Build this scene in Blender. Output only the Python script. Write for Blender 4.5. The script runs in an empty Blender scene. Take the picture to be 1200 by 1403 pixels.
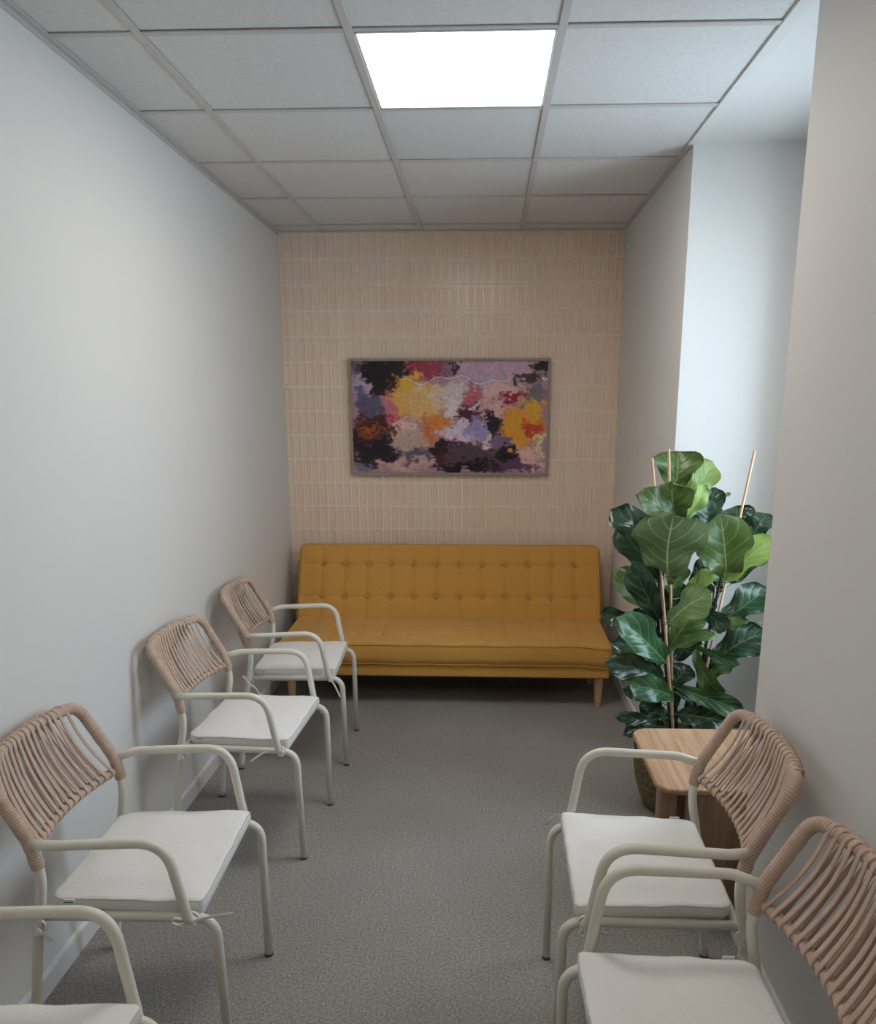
import bpy, bmesh, math, random
import numpy as np
from mathutils import Vector, Matrix

random.seed(7)
S = bpy.context.scene
COL = S.collection
PI = math.pi

# ------------------------------------------------------------------ camera
W, H = 2.094, 2.704            # room width, ceiling height
CAM = Vector((1.2679, -5.0348, 1.6724))
Rv = Vector((0.999269, 0.038219, 0.000081))
Uv = Vector((-0.008587, 0.222453, 0.974906))
Fv = Vector((-0.037241, 0.974194, -0.222618))
cd = bpy.data.cameras.new('camera')
cam = bpy.data.objects.new('camera', cd)
COL.objects.link(cam)
cam.matrix_world = Matrix(((Rv.x, Uv.x, -Fv.x, CAM.x), (Rv.y, Uv.y, -Fv.y, CAM.y), (Rv.z, Uv.z, -Fv.z, CAM.z), (0, 0, 0, 1)))
cd.sensor_fit = 'VERTICAL'
cd.sensor_height = 36.0
cd.lens = 1070.28 * 36.0 / 1403.0
cd.shift_x = -(622.75 - 600.0) / 1403.0
cd.shift_y = (802.07 - 701.5) / 1403.0
cd.clip_start = 0.02
S.camera = cam

# ------------------------------------------------------------------ world, light, exposure
S.view_settings.view_transform = 'Standard'
S.view_settings.look = 'None'
S.view_settings.exposure = 0.0
S.view_settings.gamma = 1.0
S.view_settings.use_curve_mapping = False
wd = bpy.data.worlds.new('overcast_sky')
S.world = wd
wd.use_nodes = True
bg = wd.node_tree.nodes['Background']
bg.inputs['Color'].default_value = (0.67, 0.82, 1.0, 1)
bg.inputs['Strength'].default_value = 9.8
LAMP_STRENGTH = 15.0
LAMP2_STRENGTH = 7.0
LAMP_COLOR = (1.0, 0.92, 0.83)
NY0, NY1 = -2.775, -1.553       # window niche in the right wall
NX = 2.56                      # plane of the window
SILL = 0.70
WY0, WY1, WZ1 = -2.62, -1.86, 2.42   # window opening in the niche's outer wall, unseen, sized to dim the reveals
pl = bpy.data.lights.new('window_portal', 'AREA')
pl.shape = 'RECTANGLE'; pl.size = WY1 - WY0; pl.size_y = WZ1 - SILL
pl.cycles.is_portal = True
po = bpy.data.objects.new('window_portal', pl)
COL.objects.link(po)
po.location = (NX + 0.10, (WY0 + WY1) / 2, (WZ1 + SILL) / 2)
po.rotation_euler = Matrix(((0, 0, 1), (1, 0, 0), (0, 1, 0))).to_euler()   # -Z looks to -x

# ------------------------------------------------------------------ materials
def lin(c):
    return tuple(((v / 255.0) / 12.92 if v / 255.0 <= 0.04045 else ((v / 255.0 + 0.055) / 1.055) ** 2.4) for v in c)

def mat(name, col, rough=0.6, spec=0.5, noise=None, bump=None, rand=0.0, metallic=0.0, sheen=0.0, coat=0.0):
    """noise=(scale, amount) mottles the colour, bump=(scale, strength, distance)"""
    m = bpy.data.materials.new(name); m.use_nodes = True
    nt = m.node_tree; N = nt.nodes; Lk = nt.links
    b = N['Principled BSDF']
    b.inputs['Roughness'].default_value = rough
    b.inputs['Specular IOR Level'].default_value = spec
    b.inputs['Metallic'].default_value = metallic
    if sheen: b.inputs['Sheen Weight'].default_value = sheen
    if coat: b.inputs['Coat Weight'].default_value = coat
    c4 = (*col, 1)
    b.inputs['Base Color'].default_value = c4
    tc = N.new('ShaderNodeTexCoord')
    last = None
    if noise:
        n = N.new('ShaderNodeTexNoise'); n.inputs['Scale'].default_value = noise[0]; n.inputs['Detail'].default_value = 6
        Lk.new(tc.outputs['Object'], n.inputs['Vector'])
        mr = N.new('ShaderNodeMapRange'); mr.inputs[1].default_value = 0.3; mr.inputs[2].default_value = 0.7
        mr.inputs[3].default_value = 1 - noise[1]; mr.inputs[4].default_value = 1 + noise[1]
        Lk.new(n.outputs['Fac'], mr.inputs[0]); last = mr.outputs[0]
    if rand:
        oi = N.new('ShaderNodeObjectInfo')
        mr = N.new('ShaderNodeMapRange'); mr.inputs[3].default_value = 1 - rand; mr.inputs[4].default_value = 1 + rand
        Lk.new(oi.outputs['Random'], mr.inputs[0])
        if last:
            mu = N.new('ShaderNodeMath'); mu.operation = 'MULTIPLY'; Lk.new(last, mu.inputs[0]); Lk.new(mr.outputs[0], mu.inputs[1]); last = mu.outputs[0]
        else: last = mr.outputs[0]
    if last:
        vm = N.new('ShaderNodeVectorMath'); vm.operation = 'SCALE'; vm.inputs[0].default_value = col
        Lk.new(last, vm.inputs['Scale']); Lk.new(vm.outputs[0], b.inputs['Base Color'])
    if bump:
        n2 = N.new('ShaderNodeTexNoise'); n2.inputs['Scale'].default_value = bump[0]; n2.inputs['Detail'].default_value = 4
        Lk.new(tc.outputs['Object'], n2.inputs['Vector'])
        bp = N.new('ShaderNodeBump'); bp.inputs['Strength'].default_value = bump[1]; bp.inputs['Distance'].default_value = bump[2]
        Lk.new(n2.outputs['Fac'], bp.inputs['Height']); Lk.new(bp.outputs['Normal'], b.inputs['Normal'])
    return m

M_wall = mat('white_wall_paint', (0.765, 0.755, 0.735), 0.55, 0.4, noise=(1.3, 0.012), bump=(60, 0.25, 0.0015))
M_ceil = mat('mineral_ceiling_tile', (0.72, 0.705, 0.69), 0.9, 0.1, noise=(90, 0.05), bump=(160, 0.12, 0.001), rand=0.015)
M_grid = mat('ceiling_grid_paint', (0.60, 0.565, 0.54), 0.5, 0.3)
M_base = mat('white_skirting', (0.76, 0.75, 0.73), 0.35, 0.5)
M_grout = mat('white_grout', (0.96, 0.88, 0.80), 0.8, 0.2, noise=(40, 0.05))
M_black = mat('dark_plastic', (0.03, 0.03, 0.03), 0.5)
M_cream = mat('cream_powder_coat', (0.80, 0.77, 0.68), 0.32, 0.5, bump=(900, 0.05, 0.0002))
M_glide = mat('grey_leg_glide', (0.07, 0.068, 0.065), 0.6)
M_white = mat('white_plastic', (0.8, 0.8, 0.79), 0.35)
M_rope = mat('beige_woven_cord', (0.58, 0.435, 0.35), 0.75, 0.2, noise=(30, 0.08), bump=(600, 0.3, 0.0004))
M_tie = mat('white_cotton_tie', (0.82, 0.81, 0.79), 0.9, 0.1)
M_tag = mat('white_satin_tag', (0.85, 0.85, 0.88), 0.5, 0.4)
M_tagnavy = mat('navy_tag_print', (0.03, 0.04, 0.10), 0.6)
M_soil = mat('dark_potting_soil', (0.03, 0.022, 0.016), 0.95, 0.1, noise=(80, 0.4), bump=(90, 1.0, 0.01))
M_bark = mat('dark_brown_stem', (0.045, 0.03, 0.022), 0.8, 0.2, noise=(50, 0.3), bump=(80, 0.6, 0.003))
M_bamboo = mat('pale_bamboo', (0.62, 0.40, 0.24), 0.5, 0.4, noise=(25, 0.12))
M_frame = mat('taupe_wood_frame', (0.36, 0.30, 0.245), 0.4, 0.4, noise=(60, 0.08))

def fabric(name, col, wscale, rough=0.9, amt=0.10, bumpd=0.0006, sheen=0.15, wr=None):
    m = mat(name, col, rough, 0.2, sheen=sheen)
    nt = m.node_tree; N = nt.nodes; Lk = nt.links; b = N['Principled BSDF']
    tc = [n for n in N if n.type == 'TEX_COORD'][0]
    outs = []
    for ax in (0, 1, 2):
        sx = N.new('ShaderNodeSeparateXYZ')
        if ax == 0: sep = sx; Lk.new(tc.outputs['Object'], sx.inputs[0])
        mu = N.new('ShaderNodeMath'); mu.operation = 'MULTIPLY'; mu.inputs[1].default_value = wscale
        Lk.new(sep.outputs[ax], mu.inputs[0])
        si = N.new('ShaderNodeMath'); si.operation = 'SINE'; Lk.new(mu.outputs[0], si.inputs[0]); outs.append(si.outputs[0])
    a = N.new('ShaderNodeMath'); a.operation = 'ADD'; Lk.new(outs[0], a.inputs[0]); Lk.new(outs[1], a.inputs[1])
    a2 = N.new('ShaderNodeMath'); a2.operation = 'ADD'; Lk.new(a.outputs[0], a2.inputs[0]); Lk.new(outs[2], a2.inputs[1])
    n = N.new('ShaderNodeTexNoise'); n.inputs['Scale'].default_value = 260; n.inputs['Detail'].default_value = 3
    Lk.new(tc.outputs['Object'], n.inputs['Vector'])
    mr = N.new('ShaderNodeMapRange'); mr.inputs[1].default_value = 0.3; mr.inputs[2].default_value = 0.7
    mr.inputs[3].default_value = 1 - amt; mr.inputs[4].default_value = 1 + amt
    Lk.new(n.outputs['Fac'], mr.inputs[0])
    vm = N.new('ShaderNodeVectorMath'); vm.operation = 'SCALE'; vm.inputs[0].default_value = col
    Lk.new(mr.outputs[0], vm.inputs['Scale']); Lk.new(vm.outputs[0], b.inputs['Base Color'])
    bp = N.new('ShaderNodeBump'); bp.inputs['Strength'].default_value = 0.35; bp.inputs['Distance'].default_value = bumpd
    Lk.new(a2.outputs[0], bp.inputs['Height'])
    if wr:
        n3 = N.new('ShaderNodeTexNoise'); n3.inputs['Scale'].default_value = wr[0]; n3.inputs['Detail'].default_value = 3; n3.inputs['Distortion'].default_value = 1.2
        Lk.new(tc.outputs['Object'], n3.inputs['Vector'])
        b2 = N.new('ShaderNodeBump'); b2.inputs['Strength'].default_value = 0.6; b2.inputs['Distance'].default_value = wr[1]
        Lk.new(n3.outputs['Fac'], b2.inputs['Height']); Lk.new(bp.outputs['Normal'], b2.inputs['Normal'])
        Lk.new(b2.outputs['Normal'], b.inputs['Normal'])
    else:
        Lk.new(bp.outputs['Normal'], b.inputs['Normal'])
    return m

M_mustard = fabric('mustard_sofa_fabric', (0.70, 0.37, 0.085), 2600, amt=0.08)
M_pipe = fabric('mustard_piping', (0.56, 0.29, 0.065), 2600, amt=0.05)
M_cush = fabric('offwhite_cushion_cotton', (0.90, 0.885, 0.86), 3400, amt=0.03, sheen=0.1, wr=(7, 0.006))
M_cushpipe = fabric('offwhite_cushion_seam', (0.66, 0.63, 0.59), 3400, amt=0.03)

def carpet():
    m = mat('grey_speckled_carpet', (0.14, 0.13, 0.12), 0.97, 0.12)
    nt = m.node_tree; N = nt.nodes; Lk = nt.links; b = N['Principled BSDF']
    tc = [n for n in N if n.type == 'TEX_COORD'][0]
    n = N.new('ShaderNodeTexNoise'); n.inputs['Scale'].default_value = 135; n.inputs['Detail'].default_value = 6; n.inputs['Roughness'].default_value = 0.78
    Lk.new(tc.outputs['Object'], n.inputs['Vector'])
    cr = N.new('ShaderNodeValToRGB')
    e = cr.color_ramp.elements
    e[0].position = 0.36; e[0].color = (0.165, 0.155, 0.143, 1)
    e[1].position = 0.66; e[1].color = (0.47, 0.445, 0.42, 1)
    k = cr.color_ramp.elements.new(0.5); k.color = (0.30, 0.278, 0.255, 1)
    Lk.new(n.outputs['Fac'], cr.inputs[0])
    n2 = N.new('ShaderNodeTexNoise'); n2.inputs['Scale'].default_value = 2.2; n2.inputs['Detail'].default_value = 3
    Lk.new(tc.outputs['Object'], n2.inputs['Vector'])
    mr = N.new('ShaderNodeMapRange'); mr.inputs[1].default_value = 0.3; mr.inputs[2].default_value = 0.7; mr.inputs[3].default_value = 0.93; mr.inputs[4].default_value = 1.07
    Lk.new(n2.outputs['Fac'], mr.inputs[0])
    vm = N.new('ShaderNodeVectorMath'); vm.operation = 'SCALE'; Lk.new(cr.outputs[0], vm.inputs[0]); Lk.new(mr.outputs[0], vm.inputs['Scale'])
    Lk.new(vm.outputs[0], b.inputs['Base Color'])
    bp = N.new('ShaderNodeBump'); bp.inputs['Strength'].default_value = 0.15; bp.inputs['Distance'].default_value = 0.002
    Lk.new(n.outputs['Fac'], bp.inputs['Height']); Lk.new(bp.outputs['Normal'], b.inputs['Normal'])
    return m
M_carpet = carpet()

def tile_mat(name, island):
    m = mat(name, (0.70, 0.50, 0.37), 0.22, 0.5)
    nt = m.node_tree; N = nt.nodes; Lk = nt.links; b = N['Principled BSDF']
    if island: g = N.new('ShaderNodeNewGeometry'); o = g.outputs['Random Per Island']
    else: g = N.new('ShaderNodeObjectInfo'); o = g.outputs['Random']
    cr = N.new('ShaderNodeValToRGB'); e = cr.color_ramp.elements
    e[0].color = (0.90, 0.69, 0.53, 1); e[1].color = (0.93, 0.735, 0.575, 1)
    Lk.new(o, cr.inputs[0]); Lk.new(cr.outputs[0], b.inputs['Base Color'])
    return m
M_tile = tile_mat('blush_glazed_tile', False)
M_tile_s = tile_mat('blush_glazed_tile_far', True)

def wood(name, c0, c1, axis='X', rough=0.4, sc=14.0):
    m = mat(name, c0, rough, 0.4)
    nt = m.node_tree; N = nt.nodes; Lk = nt.links; b = N['Principled BSDF']
    tc = [n for n in N if n.type == 'TEX_COORD'][0]
    mp = N.new('ShaderNodeMapping'); s = {'X': (0.7, sc, sc), 'Y': (sc, 0.7, sc), 'Z': (sc, sc, 0.7)}[axis]
    mp.inputs['Scale'].default_value = s
    Lk.new(tc.outputs['Object'], mp.inputs[0])
    n = N.new('ShaderNodeTexNoise'); n.inputs['Scale'].default_value = 3.0; n.inputs['Detail'].default_value = 8; n.inputs['Distortion'].default_value = 0.8
    Lk.new(mp.outputs[0], n.inputs['Vector'])
    cr = N.new('ShaderNodeValToRGB'); e = cr.color_ramp.elements
    e[0].position = 0.32; e[0].color = (*c0, 1); e[1].position = 0.68; e[1].color = (*c1, 1)
    Lk.new(n.outputs['Fac'], cr.inputs[0]); Lk.new(cr.outputs[0], b.inputs['Base Color'])
    bp = N.new('ShaderNodeBump'); bp.inputs['Strength'].default_value = 0.15; bp.inputs['Distance'].default_value = 0.001
    Lk.new(n.outputs['Fac'], bp.inputs['Height']); Lk.new(bp.outputs['Normal'], b.inputs['Normal'])
    return m
M_oak = wood('light_oak', (0.36, 0.205, 0.115), (0.56, 0.35, 0.215), 'Y')
M_oak_shade = wood('light_oak_shaded', (0.27, 0.16, 0.095), (0.40, 0.25, 0.155), 'Z')  # same oak darkened for the uprights, their shade put into the colour
M_beech = wood('beech_sofa_leg', (0.50, 0.32, 0.18), (0.64, 0.43, 0.26), 'Z')

def leaf_mat(name, top, under, vein, rough, trans):
    m = bpy.data.materials.new(name); m.use_nodes = True
    nt = m.node_tree; N = nt.nodes; Lk = nt.links; b = N['Principled BSDF']
    uv = N.new('ShaderNodeUVMap'); uv.uv_map = 'leaf'
    sp = N.new('ShaderNodeSeparateXYZ'); Lk.new(uv.outputs[0], sp.inputs[0])
    def mth(op, a, b_=None, c=None):
        n = N.new('ShaderNodeMath'); n.operation = op
        for i, v in enumerate((a, b_, c)):
            if v is None: continue
            if isinstance(v, (int, float)): n.inputs[i].default_value = v
            else: Lk.new(v, n.inputs[i])
        return n.outputs[0]
    wob = N.new('ShaderNodeTexNoise'); wob.inputs['Scale'].default_value = 3; Lk.new(uv.outputs[0], wob.inputs['Vector'])
    av = mth('ABSOLUTE', mth('SUBTRACT', sp.outputs[1], 0.5))              # 0 at midrib, .5 at the edge
    mid = mth('LESS_THAN', av, mth('SUBTRACT', 0.026, mth('MULTIPLY', sp.outputs[0], 0.02)))
    # side veins run forward from the midrib, curved
    ph = mth('SUBTRACT', mth('MULTIPLY', mth('ADD', sp.outputs[0], mth('MULTIPLY', wob.outputs['Fac'], 0.10)), 5.2), mth('MULTIPLY', mth('POWER', av, 1.25), 4.6))
    fr = mth('ABSOLUTE', mth('SUBTRACT', mth('FRACT', ph), 0.5))
    side = mth('LESS_THAN', fr, 0.036)
    side = mth('MULTIPLY', side, mth('LESS_THAN', av, 0.44))
    n = N.new('ShaderNodeTexVoronoi'); n.feature = 'DISTANCE_TO_EDGE'; n.inputs['Scale'].default_value = 17
    Lk.new(uv.outputs[0], n.inputs['Vector'])
    small = mth('MULTIPLY', mth('LESS_THAN', n.outputs['Distance'], 0.03), 0.16)
    v = mth('MINIMUM', mth('ADD', mth('MAXIMUM', mid, mth('MULTIPLY', side, 0.6)), small), 1.0)
    geo = N.new('ShaderNodeNewGeometry')
    oi = N.new('ShaderNodeObjectInfo')
    def mix(f, a, b_):
        x = N.new('ShaderNodeMix'); x.data_type = 'RGBA'
        if isinstance(f, (int, float)): x.inputs[0].default_value = f
        else: Lk.new(f, x.inputs[0])
        for i, s in ((6, a), (7, b_)):
            if isinstance(s, tuple): x.inputs[i].default_value = (*s, 1)
            else: Lk.new(s, x.inputs[i])
        return x.outputs[2]
    nz = N.new('ShaderNodeTexNoise'); nz.inputs['Scale'].default_value = 5; nz.inputs['Detail'].default_value = 4
    Lk.new(uv.outputs[0], nz.inputs['Vector'])
    sc = N.new('ShaderNodeVectorMath'); sc.operation = 'SCALE'
    Lk.new(mix(geo.outputs['Backfacing'], top, under), sc.inputs[0])
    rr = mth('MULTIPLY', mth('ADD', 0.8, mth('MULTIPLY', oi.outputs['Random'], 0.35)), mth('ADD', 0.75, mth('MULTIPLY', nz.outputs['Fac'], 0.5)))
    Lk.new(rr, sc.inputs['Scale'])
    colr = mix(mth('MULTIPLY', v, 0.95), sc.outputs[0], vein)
    Lk.new(colr, b.inputs['Base Color'])
    Lk.new(mth('ADD', rough, mth('MULTIPLY', geo.outputs['Backfacing'], 0.3)), b.inputs['Roughness'])
    b.inputs['Specular IOR Level'].default_value = 0.55
    hgt = mth('SUBTRACT', mth('MULTIPLY', nz.outputs['Fac'], 0.6), mth('ADD', mth('MULTIPLY', mth('MAXIMUM', mid, side), 0.5), mth('MULTIPLY', mth('SMOOTH_MIN', fr, 0.3, 0.2), -1.6)))
    bp = N.new('ShaderNodeBump'); bp.inputs['Strength'].default_value = 0.45; bp.inputs['Distance'].default_value = 0.004
    Lk.new(hgt, bp.inputs['Height']); Lk.new(bp.outputs['Normal'], b.inputs['Normal'])
    tr = N.new('ShaderNodeBsdfTranslucent'); Lk.new(colr, tr.inputs[0])
    ms = N.new('ShaderNodeMixShader'); ms.inputs[0].default_value = trans
    out = N['Material Output']
    Lk.new(b.outputs[0], ms.inputs[1]); Lk.new(tr.outputs[0], ms.inputs[2]); Lk.new(ms.outputs[0], out.inputs['Surface'])
    return m
LM = {
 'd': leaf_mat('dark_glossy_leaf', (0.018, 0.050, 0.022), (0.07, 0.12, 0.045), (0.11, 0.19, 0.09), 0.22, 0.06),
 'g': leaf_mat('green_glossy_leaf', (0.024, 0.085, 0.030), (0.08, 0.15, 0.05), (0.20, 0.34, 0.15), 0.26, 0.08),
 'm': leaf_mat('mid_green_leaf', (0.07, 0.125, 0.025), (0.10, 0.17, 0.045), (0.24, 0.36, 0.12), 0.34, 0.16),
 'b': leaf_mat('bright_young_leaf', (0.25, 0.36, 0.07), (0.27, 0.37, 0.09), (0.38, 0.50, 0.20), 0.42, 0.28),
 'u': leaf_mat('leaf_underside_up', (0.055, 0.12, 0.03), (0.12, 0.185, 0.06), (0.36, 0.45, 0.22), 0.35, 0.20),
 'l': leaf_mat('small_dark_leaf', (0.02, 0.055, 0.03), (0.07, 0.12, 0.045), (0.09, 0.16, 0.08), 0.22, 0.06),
}

# ------------------------------------------------------------------ helpers
def link(name, me, m=None, parent=None, kind=None, smooth=False):
    o = bpy.data.objects.new(name, me); COL.objects.link(o)
    if m is not None:
        for x in (m if isinstance(m, (list, tuple)) else [m]): me.materials.append(x)
    if parent is not None: o.parent = parent
    if kind: o['kind'] = kind
    if smooth:
        for p in me.polygons: p.use_smooth = True
    return o

def mesh_from(name, verts, faces):
    me = bpy.data.meshes.new(name); me.from_pydata([tuple(v) for v in verts], [], faces); me.update(); return me

def bm_mesh(name, bm):
    bmesh.ops.recalc_face_normals(bm, faces=bm.faces[:])
    me = bpy.data.meshes.new(name); bm.to_mesh(me); bm.free(); return me

def add_box(bm, x0, x1, y0, y1, z0, z1, bevel=0.0, seg=2):
    r = bmesh.ops.create_cube(bm, size=1.0)
    vs = r['verts']
    for v in vs:
        v.co = Vector(((x0 + x1) / 2 + v.co.x * (x1 - x0), (y0 + y1) / 2 + v.co.y * (y1 - y0), (z0 + z1) / 2 + v.co.z * (z1 - z0)))
    if bevel:
        es = list({e for v in vs for e in v.link_edges})
        bmesh.ops.bevel(bm, geom=es, offset=bevel, segments=seg, affect='EDGES', profile=0.5)

def box(name, x0, x1, y0, y1, z0, z1, m, parent=None, kind=None, bevel=0.0, seg=2):
    bm = bmesh.new(); add_box(bm, x0, x1, y0, y1, z0, z1, bevel, seg)
    return link(name, bm_mesh(name, bm), m, parent, kind)

def thing(name, label, cat, loc=(0, 0, 0), rz=0.0, group=None):
    o = bpy.data.objects.new(name, None); COL.objects.link(o)
    o.empty_display_size = 0.05
    o.location = loc; o.rotation_euler = (0, 0, rz); tag(o, label, cat, group); return o

def tag(o, label, cat, group=None):
    o['label'] = label; o['category'] = cat
    if group: o['group'] = group

def fillet(pts, rad, n=7):
    """round the inner corners of a polyline; rad is one radius or one per inner point"""
    P = [Vector(p) for p in pts]; out = [P[0]]
    for i in range(1, len(P) - 1):
        r = rad[i - 1] if isinstance(rad, (list, tuple)) else rad
        a, b, c = P[i - 1], P[i], P[i + 1]
        d0 = (a - b).normalized(); d1 = (c - b).normalized()
        ang = d0.angle(d1)
        t = min(r / max(math.tan(ang / 2), 1e-4), (a - b).length * 0.49, (c - b).length * 0.49)
        s, e = b + d0 * t, b + d1 * t
        for k in range(n + 1):
            u = k / n
            out.append(s * (1 - u) ** 2 + b * 2 * u * (1 - u) + e * u * u)
    out.append(P[-1]); return out

def catmull(pts, n=8):
    P = [Vector(p) for p in pts]; P = [P[0] * 2 - P[1]] + P + [P[-1] * 2 - P[-2]]
    out = []
    for i in range(1, len(P) - 2):
        for k in range(n):
            t = k / n
            out.append(0.5 * ((2 * P[i]) + (P[i + 1] - P[i - 1]) * t + (2 * P[i - 1] - 5 * P[i] + 4 * P[i + 1] - P[i + 2]) * t * t + (3 * P[i] - P[i - 1] - 3 * P[i + 1] + P[i + 2]) * t ** 3))
    out.append(P[-2]); return out

def resample(path, step):
    out = [path[0].copy()]; acc = 0.0
    for i in range(len(path) - 1):
        a, b = path[i], path[i + 1]; L = (b - a).length
        if L < 1e-9: continue
        d = step - acc
        while d <= L:
            out.append(a.lerp(b, d / L)); d += step
        acc = L - (d - step)
    if (out[-1] - path[-1]).length > step * 0.3: out.append(path[-1].copy())
    return out

def tube_data(path, rad, seg=12, caps=True, rfun=None, closed=False):
    P = [Vector(p) for p in path]; n = len(P)
    V, Fc = [], []
    t = (P[1] - P[0]).normalized()
    up = Vector((0, 0, 1)) if abs(t.z) < 0.9 else Vector((0, 1, 0))
    nrm = (up - t * up.dot(t)).normalized()
    s = 0.0
    for i in range(n):
        if closed: t2 = (P[(i + 1) % n] - P[i - 1]).normalized()
        else: t2 = ((P[min(i + 1, n - 1)] - P[max(i - 1, 0)])).normalized()
        nrm = (nrm - t2 * nrm.dot(t2)).normalized(); bi = t2.cross(nrm)
        if i: s += (P[i] - P[i - 1]).length
        for k in range(seg):
            a = 2 * PI * k / seg
            r = rfun(s, a, i / (n - 1)) if rfun else rad
            V.append(P[i] + nrm * math.cos(a) * r + bi * math.sin(a) * r)
    m = n if closed else n - 1
    for i in range(m):
        j = (i + 1) % n
        for k in range(seg):
            k2 = (k + 1) % seg
            Fc.append((i * seg + k, i * seg + k2, j * seg + k2, j * seg + k))
    if caps and not closed:
        Fc.append(tuple(range(seg))[::-1]); Fc.append(tuple((n - 1) * seg + k for k in range(seg)))
    return V, Fc

def tube(name, path, rad, m, parent=None, seg=12, rfun=None, closed=False, kind=None):
    V, Fc = tube_data(path, rad, seg, True, rfun, closed)
    me = mesh_from(name, V, Fc)
    o = link(name, me, m, parent, kind, smooth=True)
    return o

def ribbon_data(path, side, w, t):
    """flat cord: rectangular section, side = direction of its width"""
    V, Fc = [], []; n = len(path)
    for i in range(n):
        tg = (path[min(i + 1, n - 1)] - path[max(i - 1, 0)]).normalized()
        s = (side - tg * side.dot(tg)).normalized(); nn = tg.cross(s)
        for a, b in ((-1, -.55), (-.6, -1), (.6, -1), (1, -.55), (1, .55), (.6, 1), (-.6, 1), (-1, .55)):
            V.append(path[i] + s * a * w / 2 + nn * b * t / 2)
    for i in range(n - 1):
        for k in range(8):
            Fc.append((i * 8 + k, i * 8 + (k + 1) % 8, (i + 1) * 8 + (k + 1) % 8, (i + 1) * 8 + k))
    Fc.append(tuple(range(8))[::-1]); Fc.append(tuple((n - 1) * 8 + k for k in range(8)))
    return V, Fc

def lathe(name, prof, m, parent=None, seg=32, loc=(0, 0, 0), smooth=True):
    V, Fc = [], []
    for r, z in prof:
        for k in range(seg):
            a = 2 * PI * k / seg; V.append((loc[0] + r * math.cos(a), loc[1] + r * math.sin(a), loc[2] + z))
    for i in range(len(prof) - 1):
        for k in range(seg):
            k2 = (k + 1) % seg; Fc.append((i * seg + k, i * seg + k2, (i + 1) * seg + k2, (i + 1) * seg + k))
    Fc.append(tuple(range(seg))[::-1]); Fc.append(tuple((len(prof) - 1) * seg + k for k in range(seg)))
    return link(name, mesh_from(name, V, Fc), m, parent, smooth=smooth)

def child_copy(o, parent):
    c = o.copy(); COL.objects.link(c); c.parent = parent; return c

def copy_tree(o, parent=None):
    c = o.copy(); COL.objects.link(c)
    if parent is not None: c.parent = parent
    for ch in [x for x in KIDS.get(o.name, [])]: copy_tree(ch, c)
    return c
KIDS = {}
# ------------------------------------------------------------------ the room shell
YF = -6.45                                     # front wall behind the camera
box('floor', -0.15, 2.95, YF - 0.15, 0.15, -0.12, 0.0, M_carpet, kind='structure')
box('wall_left', -0.15, 0.0, YF, 0.012, 0.0, H + 0.1, M_wall, kind='structure')
box('wall_front', -0.15, 2.95, YF - 0.15, YF, 0.0, H + 0.1, M_wall, kind='structure')
# right wall: far block, near block, low wall under the window, head over it
bm = bmesh.new()
def plan_prism(bm, pts, z0, z1):
    b = [bm.verts.new((x, y, z0)) for x, y in pts]; t = [bm.verts.new((x, y, z1)) for x, y in pts]
    n = len(pts); bm.faces.new(b[::-1]); bm.faces.new(t)
    for i in range(n): bm.faces.new((b[i], b[(i + 1) % n], t[(i + 1) % n], t[i]))
XO = 2.80
plan_prism(bm, [(W, 0.012), (W, NY1), (XO, NY1), (XO, 0.012)], 0, H + 0.1)
plan_prism(bm, [(W, NY0), (W, YF), (XO, YF), (XO, NY0)], 0, H + 0.1)
plan_prism(bm, [(NX, NY1), (NX, NY0), (XO, NY0), (XO, NY1)], 0, SILL)
plan_prism(bm, [(NX, NY1), (NX, NY0), (XO, NY0), (XO, NY1)], WZ1, H + 0.1)
plan_prism(bm, [(NX, NY1), (NX, WY1), (XO, WY1), (XO, NY1)], SILL, WZ1)  # unseen side walls, put in to hold window light off the reveals
plan_prism(bm, [(NX, WY0), (NX, NY0), (XO, NY0), (XO, WY0)], SILL, WZ1)
wr = link('wall_right', bm_mesh('wall_right', bm), M_wall, kind='structure')
box('wall_right_niche_soffit', W, NX + 0.02, NY0, NY1, H + 0.004, H + 0.1, M_wall, kind='structure').name = 'trim_1'

# window in the niche (outside the picture, the source of the daylight)
wf = bpy.data.objects.new('window_1', None); COL.objects.link(wf); wf['kind'] = 'structure'
wf.location = (NX + 0.05, (WY0 + WY1) / 2, SILL)
def wpart(name, x0, x1, y0, y1, z0, z1, m, bv=0.004):
    bm = bmesh.new(); add_box(bm, x0 - wf.location.x, x1 - wf.location.x, y0 - wf.location.y, y1 - wf.location.y, z0 - SILL, z1 - SILL, bv)
    return link(name, bm_mesh(name, bm), m, wf)
x0, x1 = NX + 0.03, NX + 0.09
wpart('window_frame', x0, x1, WY0, WY0 + 0.06, SILL + .02, WZ1, M_white)
wpart('window_frame', x0, x1, WY1 - 0.06, WY1, SILL + .02, WZ1, M_white)
wpart('window_frame', x0, x1, WY0 + 0.06, WY1 - 0.06, SILL + .02, SILL + 0.08, M_white)
wpart('window_frame', x0, x1, WY0 + 0.06, WY1 - 0.06, WZ1 - 0.05, WZ1, M_white)
ym = (WY0 + WY1) / 2
wpart('mullion', x0, x1, ym - 0.035, ym + 0.035, SILL + 0.08, WZ1 - 0.05, M_white)
gm = bpy.data.materials.new('clear_window_glass'); gm.use_nodes = True
nt = gm.node_tree; N = nt.nodes; gl = N.new('ShaderNodeBsdfGlossy'); gl.inputs['Roughness'].default_value = 0.02
tp = N.new('ShaderNodeBsdfTransparent'); tp.inputs[0].default_value = (0.96, 0.98, 0.97, 1); fr = N.new('ShaderNodeFresnel'); fr.inputs[0].default_value = 1.45
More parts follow.
